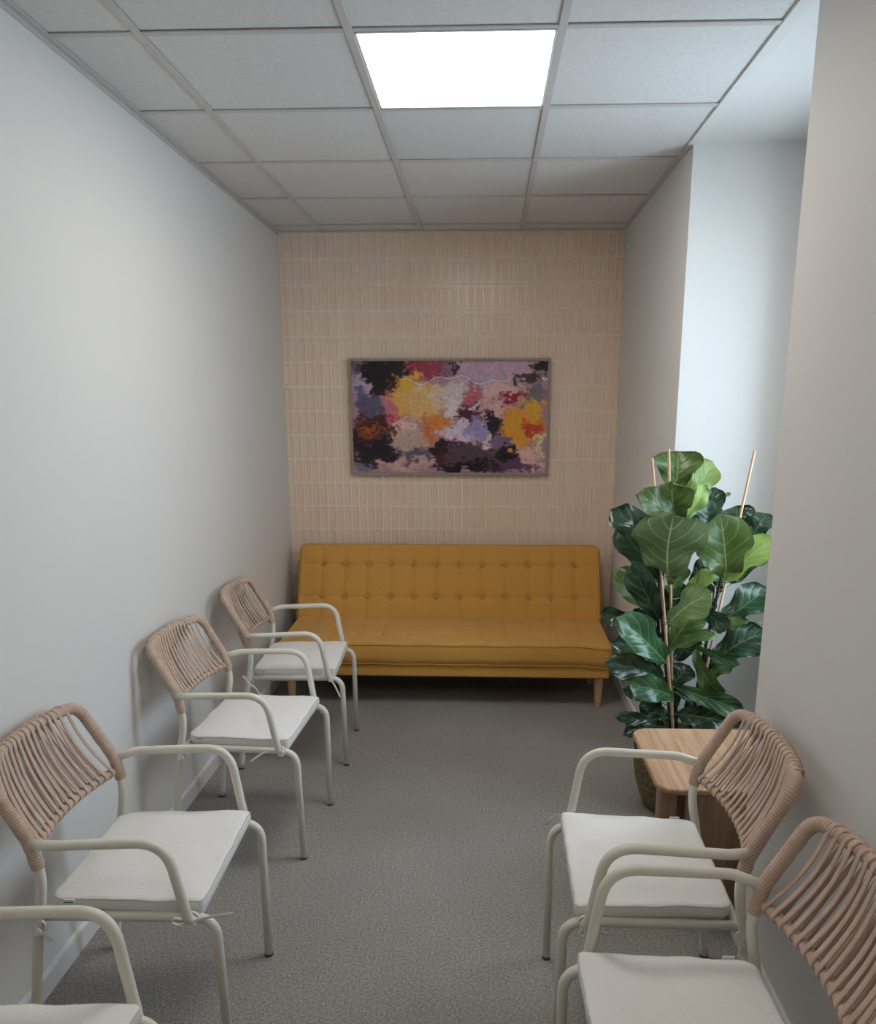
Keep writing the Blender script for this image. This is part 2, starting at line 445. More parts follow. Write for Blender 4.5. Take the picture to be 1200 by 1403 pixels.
mx = N.new('ShaderNodeMixShader'); ge = N.new('ShaderNodeNewGeometry'); mb = N.new('ShaderNodeMath'); mb.operation = 'SUBTRACT'; mb.inputs[0].default_value = 1.0; nt.links.new(ge.outputs['Backfacing'], mb.inputs[1])
mm = N.new('ShaderNodeMath'); mm.operation = 'MULTIPLY'; nt.links.new(fr.outputs[0], mm.inputs[0]); nt.links.new(mb.outputs[0], mm.inputs[1]); nt.links.new(mm.outputs[0], mx.inputs[0]); nt.links.new(tp.outputs[0], mx.inputs[1]); nt.links.new(gl.outputs[0], mx.inputs[2])
nt.links.new(mx.outputs[0], N['Material Output'].inputs['Surface'])
wpart('pane', x0 + 0.025, x0 + 0.031, WY0 + 0.06, ym - 0.035, SILL + 0.08, WZ1 - 0.05, gm, 0)
wpart('pane', x0 + 0.025, x0 + 0.031, ym + 0.035, WY1 - 0.06, SILL + 0.08, WZ1 - 0.05, gm, 0)
wpart('window_sill', NX - 0.045, NX + 0.05, NY0, NY1, SILL, SILL + 0.02, M_base)

# tiled back wall: grout bed with pressed tiles
wb = box('wall_back', -0.15, 2.95, 0.0, 0.15, 0.0, H + 0.1, M_grout, kind='structure')
PX, PZ = W / 41.0, 0.15
TW, TH = PX - 0.0054, PZ - 0.0050
def tile_geo(w, h):
    """raised border, sunk middle with round ends, pointing to -y; origin at the tile's centre on the wall"""
    hw, hh = w / 2, h / 2
    V = [(-hw, 0, -hh), (hw, 0, -hh), (hw, 0, hh), (-hw, 0, hh)]
    b = 0.0018; d0, d1 = -0.001, -0.0034
    V += [(-hw + b, d1, -hh + b), (hw - b, d1, -hh + b), (hw - b, d1, hh - b), (-hw + b, d1, hh - b)]
    F = [(0, 1, 5, 4), (1, 2, 6, 5), (2, 3, 7, 6), (3, 0, 4, 7)]
    iw, ih = hw * 0.62, hh - 0.016
    def ring(sx, sz, y):
        c = sx * 0.75; P = [(-sx, -sz + c), (-sx * .5, -sz + c * .18), (sx * .5, -sz + c * .18), (sx, -sz + c), (sx, sz - c), (sx * .5, sz - c * .18), (-sx * .5, sz - c * .18), (-sx, sz - c)]
        return [(x, y, z) for x, z in P]
    V += ring(iw, ih, d1); V += ring(iw * 0.72, ih - 0.005, d1 + 0.0027)
    # border: rectangle 4..7 to octagon 8..15
    F += [(4, 5, 10, 9), (5, 6, 12, 11), (6, 7, 14, 13), (7, 4, 8, 15), (4, 9, 8), (5, 11, 10), (6, 13, 12), (7, 15, 14)]
    for k in range(8): F.append((8 + k, 8 + (k + 1) % 8, 16 + (k + 1) % 8, 16 + k))
    F.append(tuple(range(16, 24)))
    return V, F
Vt, Ft = tile_geo(TW, TH)
tme = mesh_from('tile', Vt, Ft); tme.materials.append(M_tile)
PICX, PICZ = (0.43, 1.66), (1.26, 1.95)
count = 0; SV, SF = [], []
nrow = 18
rz = random.Random(3)
for r in range(nrow):
    zc = H - 0.0046 - PZ * (r + 0.5)
    for c in range(41):
        xc = PX * (c + 0.5)
        hid = PICX[0] < xc - TW / 2 and xc + TW / 2 < PICX[1] and PICZ[0] < zc - TH / 2 and zc + TH / 2 < PICZ[1]
        if zc - TH / 2 < 0.004: continue
        dx, dz = rz.uniform(-.0005, .0005), rz.uniform(-.0005, .0005)
        if not hid and count < 300:
            o = bpy.data.objects.new('tile', tme); COL.objects.link(o); o.parent = wb
            o.location = (xc + dx, rz.uniform(-.0006, .0004), zc + dz); o.rotation_euler = (rz.uniform(-.004, .004), 0, rz.uniform(-.008, .008)); count += 1
        else:
            k = len(SV); SV += [(x + xc + dx, y, z + zc + dz) for x, y, z in Vt]; SF += [tuple(i + k for i in f) for f in Ft]
link('tile_field', mesh_from('tile_field', SV, SF), M_tile_s, wb, kind='stuff')

# skirting boards
def skirt(name, x0, y0, x1, y1, out):
    """board along a segment; out = unit vector away from the wall"""
    prof = [(0, 0), (0.012, 0), (0.012, 0.062), (0.008, 0.070), (0.003, 0.073), (0, 0.073)]
    V = []
    for (x, y) in ((x0, y0), (x1, y1)):
        for d, z in prof: V.append((x + out[0] * d, y + out[1] * d, z))
    n = len(prof); F = [(i, (i + 1) % n, n + (i + 1) % n, n + i) for i in range(n)] + [tuple(range(n)), tuple(range(n, 2 * n))]
    me = mesh_from(name, V, F); bmx = bmesh.new(); bmx.from_mesh(me); bmesh.ops.recalc_face_normals(bmx, faces=bmx.faces[:]); bmx.to_mesh(me); bmx.free()
    return link(name, me, M_base, kind='structure')
skirt('baseboard_left', 0, YF, 0, -0.008, (1, 0))
skirt('baseboard_right', W, NY1, W, -0.008, (-1, 0))
skirt('baseboard_niche', NX, NY0 + .012, NX, NY1 - .012, (-1, 0)).name = 'baseboard_window'
skirt('baseboard_far', W, NY1, NX, NY1, (0, -1)).name = 'baseboard_niche_far'
skirt('baseboard_near', W, YF, W, NY0, (-1, 0)).name = 'baseboard_right_near'

# suspended ceiling: slab, grid and lay-in panels
ce = box('ceiling', -0.15, 2.95, YF - 0.15, 0.15, H + 0.1, H + 0.2, M_ceil, kind='structure')
XS = [0.0, 0.2746, 0.8746, 1.4746, W]
YS = [0.0] + [-(0.1654 + 0.6 * k) for k in range(11)] + [YF]
LIGHTS = [(2, 4), (2, 8)]
for i in range(4):
    for j in range(len(YS) - 1):
        if (i, j) in LIGHTS: continue
        a, b = XS[i], XS[i + 1]; c, d = YS[j + 1], YS[j]
        box('ceiling_panel', a + 0.002, b - 0.002, c + 0.002, d - 0.002, H + 0.002 + random.uniform(0, .0015), H + 0.017, M_ceil, ce)
gw = 0.012
for x in XS[1:-1]: box('ceiling_rail', x - gw, x + gw, YF, 0.0, H - 0.004, H + 0.0015, M_grid, ce, bevel=0.001, seg=1)
for y in YS[1:-1]:
    for i in range(4):
        box('cross_rail', XS[i] + (gw if i else 0), XS[i + 1] - (gw if i < 3 else 0), y - gw, y + gw, H - 0.003, H + 0.0015, M_grid, ce, bevel=0.001, seg=1)
def angle(name, x0, x1, y0, y1):
    return box(name, x0, x1, y0, y1, H - 0.004, H + 0.0015, M_grid, ce, bevel=0.001, seg=1)
angle('edge_trim', 0.0, 0.022, YF, 0.0)
box('edge_trim', 0.0, 0.004, YF, 0.0, H - 0.018, H - 0.004, M_grid, ce)
angle('edge_trim', W - 0.022, W, NY1, 0.0); angle('edge_trim', 0.022, W - 0.022, -0.016, 0.0)
angle('edge_trim', W - 0.022, W, YF, NY0)
# the trim that carries the panels across the mouth of the window niche is white
box('edge_trim', W - 0.022, W + 0.020, NY0, NY1, H - 0.006, H + 0.0035, M_base, ce, bevel=0.001, seg=1)

# ------------------------------------------------------------------ light panels
def lamp_mat(LS):
    m = bpy.data.materials.new('lit_diffuser'); m.use_nodes = True
    nt = m.node_tree; N = nt.nodes; N.remove(N['Principled BSDF'])
    e = N.new('ShaderNodeEmission'); e.inputs[1].default_value = LS
    e.inputs[0].default_value = (*LAMP_COLOR, 1)
    tc = N.new('ShaderNodeTexCoord'); n = N.new('ShaderNodeTexNoise'); n.inputs['Scale'].default_value = 5
    nt.links.new(tc.outputs['Object'], n.inputs['Vector'])
    mr = N.new('ShaderNodeMapRange'); mr.inputs[3].default_value = LS * 0.9; mr.inputs[4].default_value = LS * 1.1
    nt.links.new(n.outputs['Fac'], mr.inputs[0]); nt.links.new(mr.outputs[0], e.inputs[1])
    nt.links.new(e.outputs[0], N['Material Output'].inputs['Surface']); return m
M_lamps = [lamp_mat(LAMP_STRENGTH), lamp_mat(LAMP2_STRENGTH)]
for n_, (i, j) in enumerate(LIGHTS):
    a, b = XS[i], XS[i + 1]; c, d = YS[j + 1], YS[j]
    t = thing('ceiling_light', ['lit square recessed panel light in the suspended ceiling above the chairs', 'lit square recessed panel light in the ceiling behind the camera'][n_], 'ceiling light', ((a + b) / 2, (c + d) / 2, H), 0, 'square ceiling panel lights')
    q = 0.286
    bm = bmesh.new()
    for s in (-1, 1):
        add_box(bm, -q, q, s * q - 0.006, s * q + 0.006, -0.003, 0.02); add_box(bm, s * q - 0.006, s * q + 0.006, -q, q, -0.003, 0.02)
    link('light_frame', bm_mesh('light_frame', bm), M_white, t)
    box('diffuser', -q + .006, q - .006, -q + .006, q - .006, 0.003, 0.012, M_lamps[n_], t)

# small plate high on the right wall
wp = thing('wall_plate', 'small white plastic plate high on the right wall beside the tiled wall', 'wall plate', (W, -0.15, 2.565))
box('plate_body', -0.008, 0.0, -0.016, 0.016, -0.044, 0.044, M_white, wp, bevel=0.003)
box('plate_button', -0.010, -0.008, -0.008, 0.008, -0.012, 0.012, M_base, wp, bevel=0.0008, seg=1)
# ------------------------------------------------------------------ sofa
def pad(name, L, D, T, m, parent, cols, rows, rad=0.03, dimple=0.014, seam=0.004, nu=300, nv=90, sag=None, puff=0.012, corner=0.06):
    """upholstered slab: u along x (0..L), v along y (0..D), top at z=T with tufts, local coordinates"""
    V, F = [], []
    def inset(u, v):                                   # round the plan corners: pull grid points in
        return u, v
    us = [L * (0.5 - 0.5 * math.cos(PI * i / nu)) * 0.25 + L * i / nu * 0.75 for i in range(nu + 1)]
    vs = [D * (0.5 - 0.5 * math.cos(PI * j / nv)) * 0.35 + D * j / nv * 0.65 for j in range(nv + 1)]
    du = (cols[-1] - cols[0]) / (len(cols) - 1)
    for j, v in enumerate(vs):
        for i, u in enumerate(us):
            x, y = u, v
            cx = min(u, L - u); cy = min(v, D - v)
            if cx < corner and cy < corner:            # squircle corner
                a, b = (corner - cx) / corner, (corner - cy) / corner
                mx = max(a, b); n = math.hypot(a, b)
                k = mx / n if n > 0 else 1
                a2, b2 = a * k, b * k
                nx, ny = corner * (1 - a2), corner * (1 - b2)
                x = nx if u < L / 2 else L - nx; y = ny if v < D / 2 else D - ny
                ed = corner * (1 - mx)
            else: ed = min(cx, cy)
            h = T
            if ed < rad: h -= rad - math.sqrt(max(0, rad * rad - (rad - ed) ** 2))
            h += puff * min(1, ed / 0.12)
            dc = min(abs(u - c) for c in cols); dr = min(abs(v - r) for r in rows)
            fade = min(1, ed / 0.04)
            inr = 1.0 if cols[0] - du * 1.2 < u < cols[-1] + du * 1.2 else 0.0
            h -= fade * seam * 1.2 * inr * (math.exp(-(dc / 0.005) ** 2) + math.exp(-(dr / 0.005) ** 2))
            h -= fade * 0.006 * inr * (math.exp(-(dc / 0.03) ** 2) + math.exp(-(dr / 0.035) ** 2)) * 0.8
            dd = math.hypot(dc, dr)
            h -= fade * dimple * inr * math.exp(-(dd / 0.022) ** 2)
            if sag: h += sag(u, v)
            V.append((x, y, h))
    n1 = nu + 1
    for j in range(nv):
        for i in range(nu): F.append((j * n1 + i, j * n1 + i + 1, (j + 1) * n1 + i + 1, (j + 1) * n1 + i))
    # rim loop
    rim = [i for i in range(n1)] + [j * n1 + nu for j in range(1, nv + 1)] + [nv * n1 + i for i in range(nu - 1, -1, -1)] + [j * n1 for j in range(nv - 1, 0, -1)]
    base = len(V)
    R = len(rim)
    lv = [0.25, 0.6, 1.0]
    for t in lv:
        for k in rim:
            x, y, z = V[k]
            bul = math.sin(PI * t) * 0.006
            ox = -bul if x < 0.01 else (bul if x > L - 0.01 else 0); oy = -bul if y < 0.01 else (bul if y > D - 0.01 else 0)
            zb = (sag(x, y) * 0.8 if sag else 0)
            V.append((x + ox, y + oy, z + (zb - z) * t))
    prev = rim
    for q in range(len(lv)):
        cur = [base + q * R + k for k in range(R)]
        for k in range(R): F.append((prev[k], cur[k], cur[(k + 1) % R], prev[(k + 1) % R]))
        prev = cur
    F.append(tuple(prev))
    me = mesh_from(name, V, F)
    bm = bmesh.new(); bm.from_mesh(me); bmesh.ops.recalc_face_normals(bm, faces=bm.faces[:]); bm.to_mesh(me); bm.free()
    o = link(name, me, m, parent, smooth=True)
    top = [Vector(V[k]) for k in rim]; bot = [Vector(V[base + 2 * R + k]) for k in range(R)]
    return o, top, bot

SL, SX = 1.875, 0.108
sofa = thing('sofa', 'mustard yellow tufted fabric sofa with wooden legs along the tiled wall', 'sofa', (SX + SL / 2, -0.45, 0))
def sofa_local(v): return Vector(v) - Vector((SX + SL / 2, -0.45, 0))
C0 = (0.245 - SX, 1.838 - SX); cols = [C0[0] + (C0[1] - C0[0]) * i / 11 for i in range(12)]
# seat
SD = 0.56
def seat_sag(u, v):
    e = min(u, SL - u)
    return -0.016 * math.exp(-(e / 0.12) ** 2) * (1 - v / SD) - 0.006 * math.sin(PI * u / SL) * (1 - v / SD) * 0.5 + 0.0015 * math.sin(u * 23 + 1) * math.exp(-(v / .1) ** 2)
seat, top, bot = pad('seat', SL, SD, 0.132, M_mustard, sofa, cols, [0.15, 0.34], rad=0.016, sag=seat_sag, puff=0.010, corner=0.035)
seat.location = sofa_local((SX, -0.87, 0.262))
def cord(name, loop, r, parent, m=M_pipe, off=Vector((0, 0, 0)), simp=1):
    P = [p + off for p in loop]
    P = [p for i, p in enumerate(P) if i == 0 or (p - P[i - 1]).length > 1e-5]
    P = P[::simp]
    return tube(name, P, r, m, parent, seg=6, closed=True)
cord('piping', top, 0.0045, seat, off=Vector((0, 0, -0.001)), simp=2)
cord('piping', bot, 0.0045, seat, off=Vector((0, 0, 0.004)), simp=2)
# backrest, leaning on its own axes
BH = 0.505
back, top, bot = pad('backrest', SL + 0.02, BH, 0.10, M_mustard, sofa, [c + 0.01 for c in cols], [0.165, 0.372], rad=0.020, dimple=0.016, puff=0.012, corner=0.045)
p0, p1 = Vector((0, -0.350, 0.395)), Vector((0, -0.148, 0.852))
vy = (p1 - p0).normalized(); vz = Vector((0, -vy.z, vy.y)); vx = Vector((1, 0, 0))
back.matrix_local = Matrix(((vx.x, vy.x, vz.x, 0), (vx.y, vy.y, vz.y, 0), (vx.z, vy.z, vz.z, 0), (0, 0, 0, 1)))
back.location = sofa_local((SX - 0.01, p0.y, p0.z)) - vz * 0.10 - vy * 0.035
back.name = 'backrest'
cord('piping', top, 0.0048, back, simp=2)
for r in (0.165, 0.372):
    for i, c in enumerate(cols):
        V, F = [], []
        for a, z in ((0.0085, -0.003), (0.0105, 0.0005), (0.0085, 0.0045), (0.004, 0.0065), (0.0005, 0.007)):
            for k in range(10): V.append((a * math.cos(k * PI / 5), a * math.sin(k * PI / 5), z))
        for q in range(4):
            for k in range(10): F.append((q * 10 + k, q * 10 + (k + 1) % 10, q * 10 + 10 + (k + 1) % 10, q * 10 + 10 + k))
        F.append(tuple(range(40, 50)))
        if 'bt' not in globals(): bt = mesh_from('button', V, F); bt.materials.append(M_mustard); [setattr(p, 'use_smooth', True) for p in bt.polygons]
        o = bpy.data.objects.new('button', bt); COL.objects.link(o); o.parent = back
        o.location = (c + 0.01 + random.uniform(-.002, .002), r + random.uniform(-.002, .002), 0.10 - 0.007)
# base frame panel
bmx = bmesh.new(); add_box(bmx, -SL / 2 + 0.008, SL / 2 - 0.008, -0.865 + 0.45 + 0.006, -0.30 + 0.45, 0.187, 0.2625, 0.012, 3)
link('sofa_base', bm_mesh('sofa_base', bmx), M_mustard, sofa)
box('centre_rail', -SL / 2 + 0.05, SL / 2 - 0.05, -0.05, 0.0, 0.14, 0.19, M_black, sofa)
for x in (0.165, 1.925):
    for y in (-0.80, -0.40):
        o = lathe('leg', [(0.017, 0.0), (0.018, 0.004), (0.026, 0.15), (0.028, 0.187)], M_beech, sofa, seg=20)
        o.location = sofa_local((x, y, 0))
# ------------------------------------------------------------------ armchairs
RT = 0.0125
proto = thing('armchair', 'x', 'chair')
def kid(o, parent=None):
    KIDS.setdefault((parent or proto).name, []).append(o); return o
ZR = 0.446                                           # seat rail height
for s in (-1, 1):
    # seat side rail and front leg are one bent tube
    p = fillet([(-0.185, s * 0.222, ZR), (0.242, s * 0.224, ZR), (0.247, s * 0.207, 0.007)], 0.062, 9)
    lg = kid(tube('front_leg', p, RT, M_cream, proto, seg=14))
    kid(tube('foot_glide', [(0.247, s * 0.207, 0.0), (0.247, s * 0.207, 0.009)], RT + 0.0008, M_glide, lg, seg=14), lg)
    # back leg runs up into the backrest
    p = catmull([(-0.245, s * 0.240, 0.007), (-0.222, s * 0.238, 0.20), (-0.196, s * 0.236, 0.40), (-0.178, s * 0.235, 0.50), (-0.172, s * 0.235, 0.56), (-0.180, s * 0.235, 0.62)], 6)
    lg = kid(tube('back_leg', p, RT, M_cream, proto, seg=14))
    kid(tube('foot_glide', [(-0.2452, s * 0.240, 0.0), (-0.245, s * 0.240, 0.009)], RT + 0.0008, M_glide, lg, seg=14), lg)
    # arm: hooks out of the back post, runs forward, bends down and in to the rail
    p = fillet([(-0.185, s * 0.238, 0.652), (-0.130, s * 0.263, 0.662), (0.148, s * 0.262, 0.673), (0.185, s * 0.250, 0.455), (0.200, s * 0.226, 0.444)], [0.06, 0.085, 0.02], 9)
    kid(tube('armrest', p, RT, M_cream, proto, seg=14))
kid(tube('front_rail', [(0.196, -0.222, ZR), (0.196, 0.222, ZR)], 0.011, M_cream, proto, seg=12))
kid(tube('back_rail', [(-0.178, -0.232, ZR), (-0.178, 0.232, ZR)], 0.011, M_cream, proto, seg=12))
bm = bmesh.new()
for i in range(7):
    x = -0.13 + i * 0.046
    add_box(bm, x - 0.012, x + 0.012, -0.213, 0.213, ZR - 0.006, ZR - 0.001, 0.001, 1)
kid(link('seat_slats', bm_mesh('seat_slats', bm), M_cream, proto))
# wound backrest hoop
def bow(y, depth, half=0.235): return -depth * (1 - (y / half) ** 2)
XT, ZT = -0.283, 0.822
def top_pt(y): return Vector((XT + bow(y, 0.040), y, ZT))
XB, ZB = -0.186, 0.612
def bot_pt(y): return Vector((XB + bow(y, 0.042), y, ZB))
left = [Vector((-0.174, -0.235, 0.585)), Vector((-0.185, -0.235, 0.64))]
ctl = [(-0.174, -0.235, 0.585), (-0.186, -0.2345, 0.65), (-0.281, -0.228, ZT)] 
mid = [top_pt(-0.228 + 0.456 * k / 12) for k in range(1, 12)]
path = fillet([Vector(ctl[0]), Vector(ctl[1]), Vector(ctl[2]), mid[2]], [0.2, 0.055], 10)[:-1] + mid[2:-2] + fillet([mid[-3], Vector((-0.281, 0.228, ZT)), Vector((-0.186, 0.2345, 0.65)), Vector((-0.174, 0.235, 0.585))], [0.055, 0.2], 10)[1:]
path = resample(path, 0.0013)
PITCH = 0.0076
def wound(s, a, f):
    ph = (s / PITCH + a / (2 * PI)) % 1.0
    e = min(1.0, min(f, 1 - f) * 60)
    return 0.0128 + 0.0042 * math.sqrt(max(0, 1 - (2 * ph - 1) ** 2 * 0.9)) * 1.0 * (0.6 + 0.4 * e) + 0.0004 * math.sin(s * 140)
kid(tube('back_frame', path, 0.017, M_rope, proto, seg=12, rfun=wound))
def wound2(s, a, f):
    ph = (s / PITCH + a / (2 * PI)) % 1.0
    return 0.010 + 0.003 * math.sqrt(max(0, 1 - (2 * ph - 1) ** 2 * 0.9))
path = resample([bot_pt(-0.232 + 0.464 * k / 30) for k in range(31)], 0.0018)
kid(tube('lower_rail', path, 0.013, M_rope, proto, seg=10, rfun=wound2))
NS = 16
rs = random.Random(11)
strap_front, strap_back = [], []
for layer in (0, 1):
    for i in range(NS + (0 if layer == 0 else -1)):
        k = (i + 0.5 * layer) / (NS - 1)
        yb = -0.208 + 0.416 * k + rs.uniform(-.0015, .0015); yt = -0.172 + 0.344 * k + rs.uniform(-.003, .003)
        T, B = top_pt(yt), bot_pt(yb)
        ax = (B - T).normalized(); n = Vector((-ax.z, 0, ax.x)).normalized()
        if n.x < 0: n = -n                                   # n points to the sitter
        sg = 1 if layer == 0 else -1
        r1, r2 = 0.0180, 0.0140
        sagd = 0.009 + rs.uniform(-.003, .003) - (0.005 if layer == 0 else -0.003)
        P = [T - n * sg * r1 * 0.3 - ax * r1, T + n * sg * r1 * 0.75 - ax * r1 * 0.7, T + n * sg * r1 * 1.02]
        for q in range(1, 8):
            u = q / 8
            P.append(T.lerp(B, u) + n * (sg * (r1 * (1 - u) + r2 * u) * (1 - 0.65 * math.sin(PI * u)) - sagd * math.sin(PI * u)))
        P += [B + n * sg * r2 * 1.02, B + n * sg * r2 * 0.75 + ax * r2 * 0.7, B - n * sg * r2 * 0.3 + ax * r2]
        V, F = ribbon_data(P, Vector((0, 1, 0)), 0.0130, 0.0040)
        kid(link('strap', mesh_from('strap', V, F), M_rope, proto, smooth=True))

# seat cushion
def cushion_mesh(seed=0):
    N_ = 72; out = []
    xf, xb, yf, yb = 0.214, -0.170, 0.224, 0.210
    def outline(scale, inset):
        pts = []
        rc = 0.014
        cor = [(xf, yf), (xb, yb), (xb, -yb), (xf, -yf)]
        cs = []
        for (cx, cy), a0 in zip(cor, (0, 90, 180, 270)):
            r = rc if cx > 0 else 0.034
            sx = cx - (r if cx > 0 else -r); sy = cy - (r if cy > 0 else -r)
            for k in range(9):
                a = math.radians(a0 + 90 * k / 8)
                cs.append((sx + r * math.cos(a), sy + r * math.sin(a)))
        # densify straight sides
        dens = []
        for i in range(len(cs)):
            a, b = cs[i], cs[(i + 1) % len(cs)]; L = math.hypot(a[0] - b[0], a[1] - b[1]); m = max(1, int(L / 0.025))
            for k in range(m): dens.append((a[0] + (b[0] - a[0]) * k / m, a[1] + (b[1] - a[1]) * k / m))
        cx = 0.02
        return [((x - cx) * (1 - inset) + cx, y * (1 - inset)) for x, y in dens]
    o0 = outline(1, 0); n = len(o0)
    # (inset, z)
    prof = [(0.35, 0.003), (0.05, 0.002), (0.012, 0.004), (0.0, 0.010), (-0.006, 0.020), (-0.002, 0.031), (0.004, 0.036), (0.022, 0.0395), (0.05, 0.041), (0.10, 0.0425), (0.18, 0.044), (0.28, 0.046), (0.40, 0.0475), (0.55, 0.0485), (0.72, 0.049), (0.88, 0.049)]
    V, F = [], []
    rn = random.Random(seed); ph = [rn.uniform(0, 6) for _ in range(6)]
    for ins, z in prof:
        for x, y in outline(1, ins):
            w = 0.0016 * math.sin(x * 31 + y * 17 + ph[0]) + 0.0013 * math.sin(y * 39 - x * 12 + ph[1]) + 0.0008 * math.sin(x * 73 + ph[2] + 5 * math.sin(y * 12))
            if z < 0.03: w *= 0.35 if z > 0.005 else 0
            edge = (0.0012 * math.sin(x * 55 + y * 63 + ph[3]) if 0.005 < z < 0.04 else 0)
            V.append((x + edge, y + edge, z + w))
    P = len(prof)
    for i in range(P - 1):
        for k in range(n): F.append((i * n + k, i * n + (k + 1) % n, (i + 1) * n + (k + 1) % n, (i + 1) * n + k))
    F.append(tuple(range(n))[::-1])
    V.append((0.02, 0, prof[-1][1])); c = len(V) - 1
    for k in range(n): F.append(((P - 1) * n + k, (P - 1) * n + (k + 1) % n, c))
    top = [Vector(V[6 * n + k]) for k in range(n)]; bot = [Vector(V[2 * n + k]) for k in range(n)]
    return V, F, top, bot
V, F, ctop, cbot = cushion_mesh(2)
cu = kid(link('seat_cushion', mesh_from('seat_cushion', V, F), M_cush, proto, smooth=True)); cu.location = (0, 0, ZR + 0.004)
kid(tube('seam_piping', ctop, 0.0017, M_cushpipe, cu, seg=5, closed=True), cu)
kid(tube('seam_piping', cbot, 0.0017, M_cushpipe, cu, seg=5, closed=True), cu)
bm = bmesh.new(); add_box(bm, -0.134, -0.106, -0.2192, -0.2152, 0.029, 0.038, 0.0008, 1)
tg = link('care_tag', bm_mesh('care_tag', bm), M_tag, cu); tg.rotation_euler = (0, 0, 0); kid(tg, cu)
bm = bmesh.new(); add_box(bm, -0.131, -0.109, -0.2196, -0.2188, 0.0300, 0.0318)
kid(link('tag_stripe', bm_mesh('tag_stripe', bm), M_tagnavy, cu), cu)

def ribbon(name, pts, parent, side=(0, 0, 1), w=0.008, t=0.0016):
    P = catmull(pts, 5)
    V, F = ribbon_data(P, Vector(side), w, t)
    return link(name, mesh_from(name, V, F), M_tie, parent, smooth=True)
def knot(parent, c, s, tails, loops=(), r=0.0145):
    """cotton tie round a tube end at c: a ring, a knot and loose tails"""
    c = Vector(c)
    ring = [c + Vector((r * 1.15 * math.cos(a), 0, r * 1.15 * math.sin(a))) for a in [2 * PI * k / 12 for k in range(13)]]
    ribbon('cushion_tie', ring, parent, (0, 1, 0), 0.007)
    ribbon('cushion_tie', [c + Vector(v) for v in ((-.010, s * .008, .012), (0.002, s * .017, .002), (.010, s * .012, -.010), (-.004, s * .020, -.008), (-.010, s * .013, .004))], parent, (0, .3, 1), 0.008)
    for tl in tails: ribbon('cushion_tie', [c + Vector(v) for v in tl], parent, (0.2, 0.2, 1), 0.0075)
    for tl in loops: ribbon('cushion_tie', [c + Vector(v) for v in tl], parent, (0.1, 1, 0.1), 0.006)

SPOTS = [
 # x, y, rz, seed tag, label
 (0.370, -3.925, math.radians(1), 'A', 'nearest armchair on the left, cut off by the bottom left corner, only an arm and cushion corner showing', 'left'),
 (0.365, -3.145, math.radians(1.7), 'B', 'armchair on the left wall with its whole corded back showing, nearest complete one, tie end sticking out over the floor', 'left'),
 (0.358, -2.177, math.radians(-2.7), 'C', 'middle one of three complete armchairs along the left wall', 'left'),
 (0.363, -1.405, math.radians(2.6), 'D', 'armchair on the left wall right in front of the mustard sofa', 'left'),
 (1.715, -3.122, math.radians(180 - 1), 'E', 'armchair on the right beside the small oak table, brightest white cushion', 'right'),
 (1.700, -3.730, math.radians(180 + 1), 'F', 'armchair in the bottom right corner, backrest cut off by the picture edge', 'right'),
]
LAB = {'A': 'cream armchair cut off by the bottom left corner, only arm and cushion corner showing',
 'B': 'cream armchair with beige corded back, nearest fully visible one on the left wall',
 'C': 'cream armchair with beige corded back, second from the sofa on the left wall',
 'D': 'cream armchair with beige corded back, right in front of the mustard sofa',
 'E': 'cream armchair with bright white cushion beside the small oak table',
 'F': 'cream armchair cut off by the bottom right corner, nearest one on the right'}
TIES = {
 'A': [],
 'B': [(0.190, -0.236, 0.452, -1, [[(0.01, -.012, 0), (0.045, -0.005, .006), (0.10, 0.0, .012)]], [[(-.010, -.012, 0), (-.035, -.016, .010), (-.045, -.016, 0.0), (-.028, -.016, -.008), (-.008, -.012, 0)]]),
       (-0.185, -0.242, 0.430, -1, [[(0, -.01, 0), (.02, -.012, -.02), (.03, -.006, -.035)]], [])],
 'C': [(0.190, -0.236, 0.452, -1, [[(0, -.012, 0), (-.05, -.035, .008), (-.10, -.055, -.022)]], [[(0, -.010, 0), (.012, -.014, .020), (.022, -.014, .004), (.004, -.012, -.006)]]),
       (0.190, 0.236, 0.452, 1, [[(0.0, .012, 0), (.02, .012, -.02), (.024, .012, -.05)]], []),
       (-0.180, -0.242, 0.425, -1, [[(0, -.01, 0), (.006, -.014, .012), (.02, -.01, .012)]], [])],
 'D': [(0.190, -0.236, 0.452, -1, [[(0, -.012, 0), (.022, -.016, -.035), (.045, -.018, -.09)], [(0, -.012, 0), (-.02, -.02, .02), (-.035, -.02, .024)]], []),
       (-0.180, -0.242, 0.430, -1, [[(0, -.01, 0), (.03, -.03, -.015), (.062, -.04, -.06)], [(0, -.01, 0), (-.01, -.03, .03), (-.022, -.036, .045)]], [])],
 'E': [(0.190, 0.236, 0.452, 1, [[(0, .012, 0), (-.03, .016, -.012), (-.055, .018, -.02)]], [[(0, .012, 0), (.016, .014, -.02), (.004, .018, -.026), (-.004, .014, -.004)]]),
       (0.200, -0.222, 0.462, -1, [[(0, 0.0, .012), (.028, -.018, .008), (.055, -.03, -.03)]], []),
       (-0.186, 0.240, 0.43, 1, [[(0, .012, 0), (.012, .018, -.04), (.002, .02, -.09)], [(0, .012, 0), (-.018, .02, -.03), (-.02, .02, -.06)]], [])],
 'F': [(-0.186, -0.240, 0.43, -1, [[(0, -.012, 0), (.018, -.016, .02), (.03, -.02, .028)]], [])],
}
first = True
for (x, y, r, k, _, side) in SPOTS:
    if first: t = proto; first = False
    else: t = copy_tree(proto)
    t.location = (x, y, 0); t.rotation_euler = (0, 0, r)
    tag(t, LAB[k], 'chair', 'armchairs along the left wall' if side == 'left' else 'armchairs along the right wall')
    CH = t
    for (tx, ty, tz, s, tails, loops) in TIES[k]: knot(t, (tx, ty, tz), s, tails, loops)
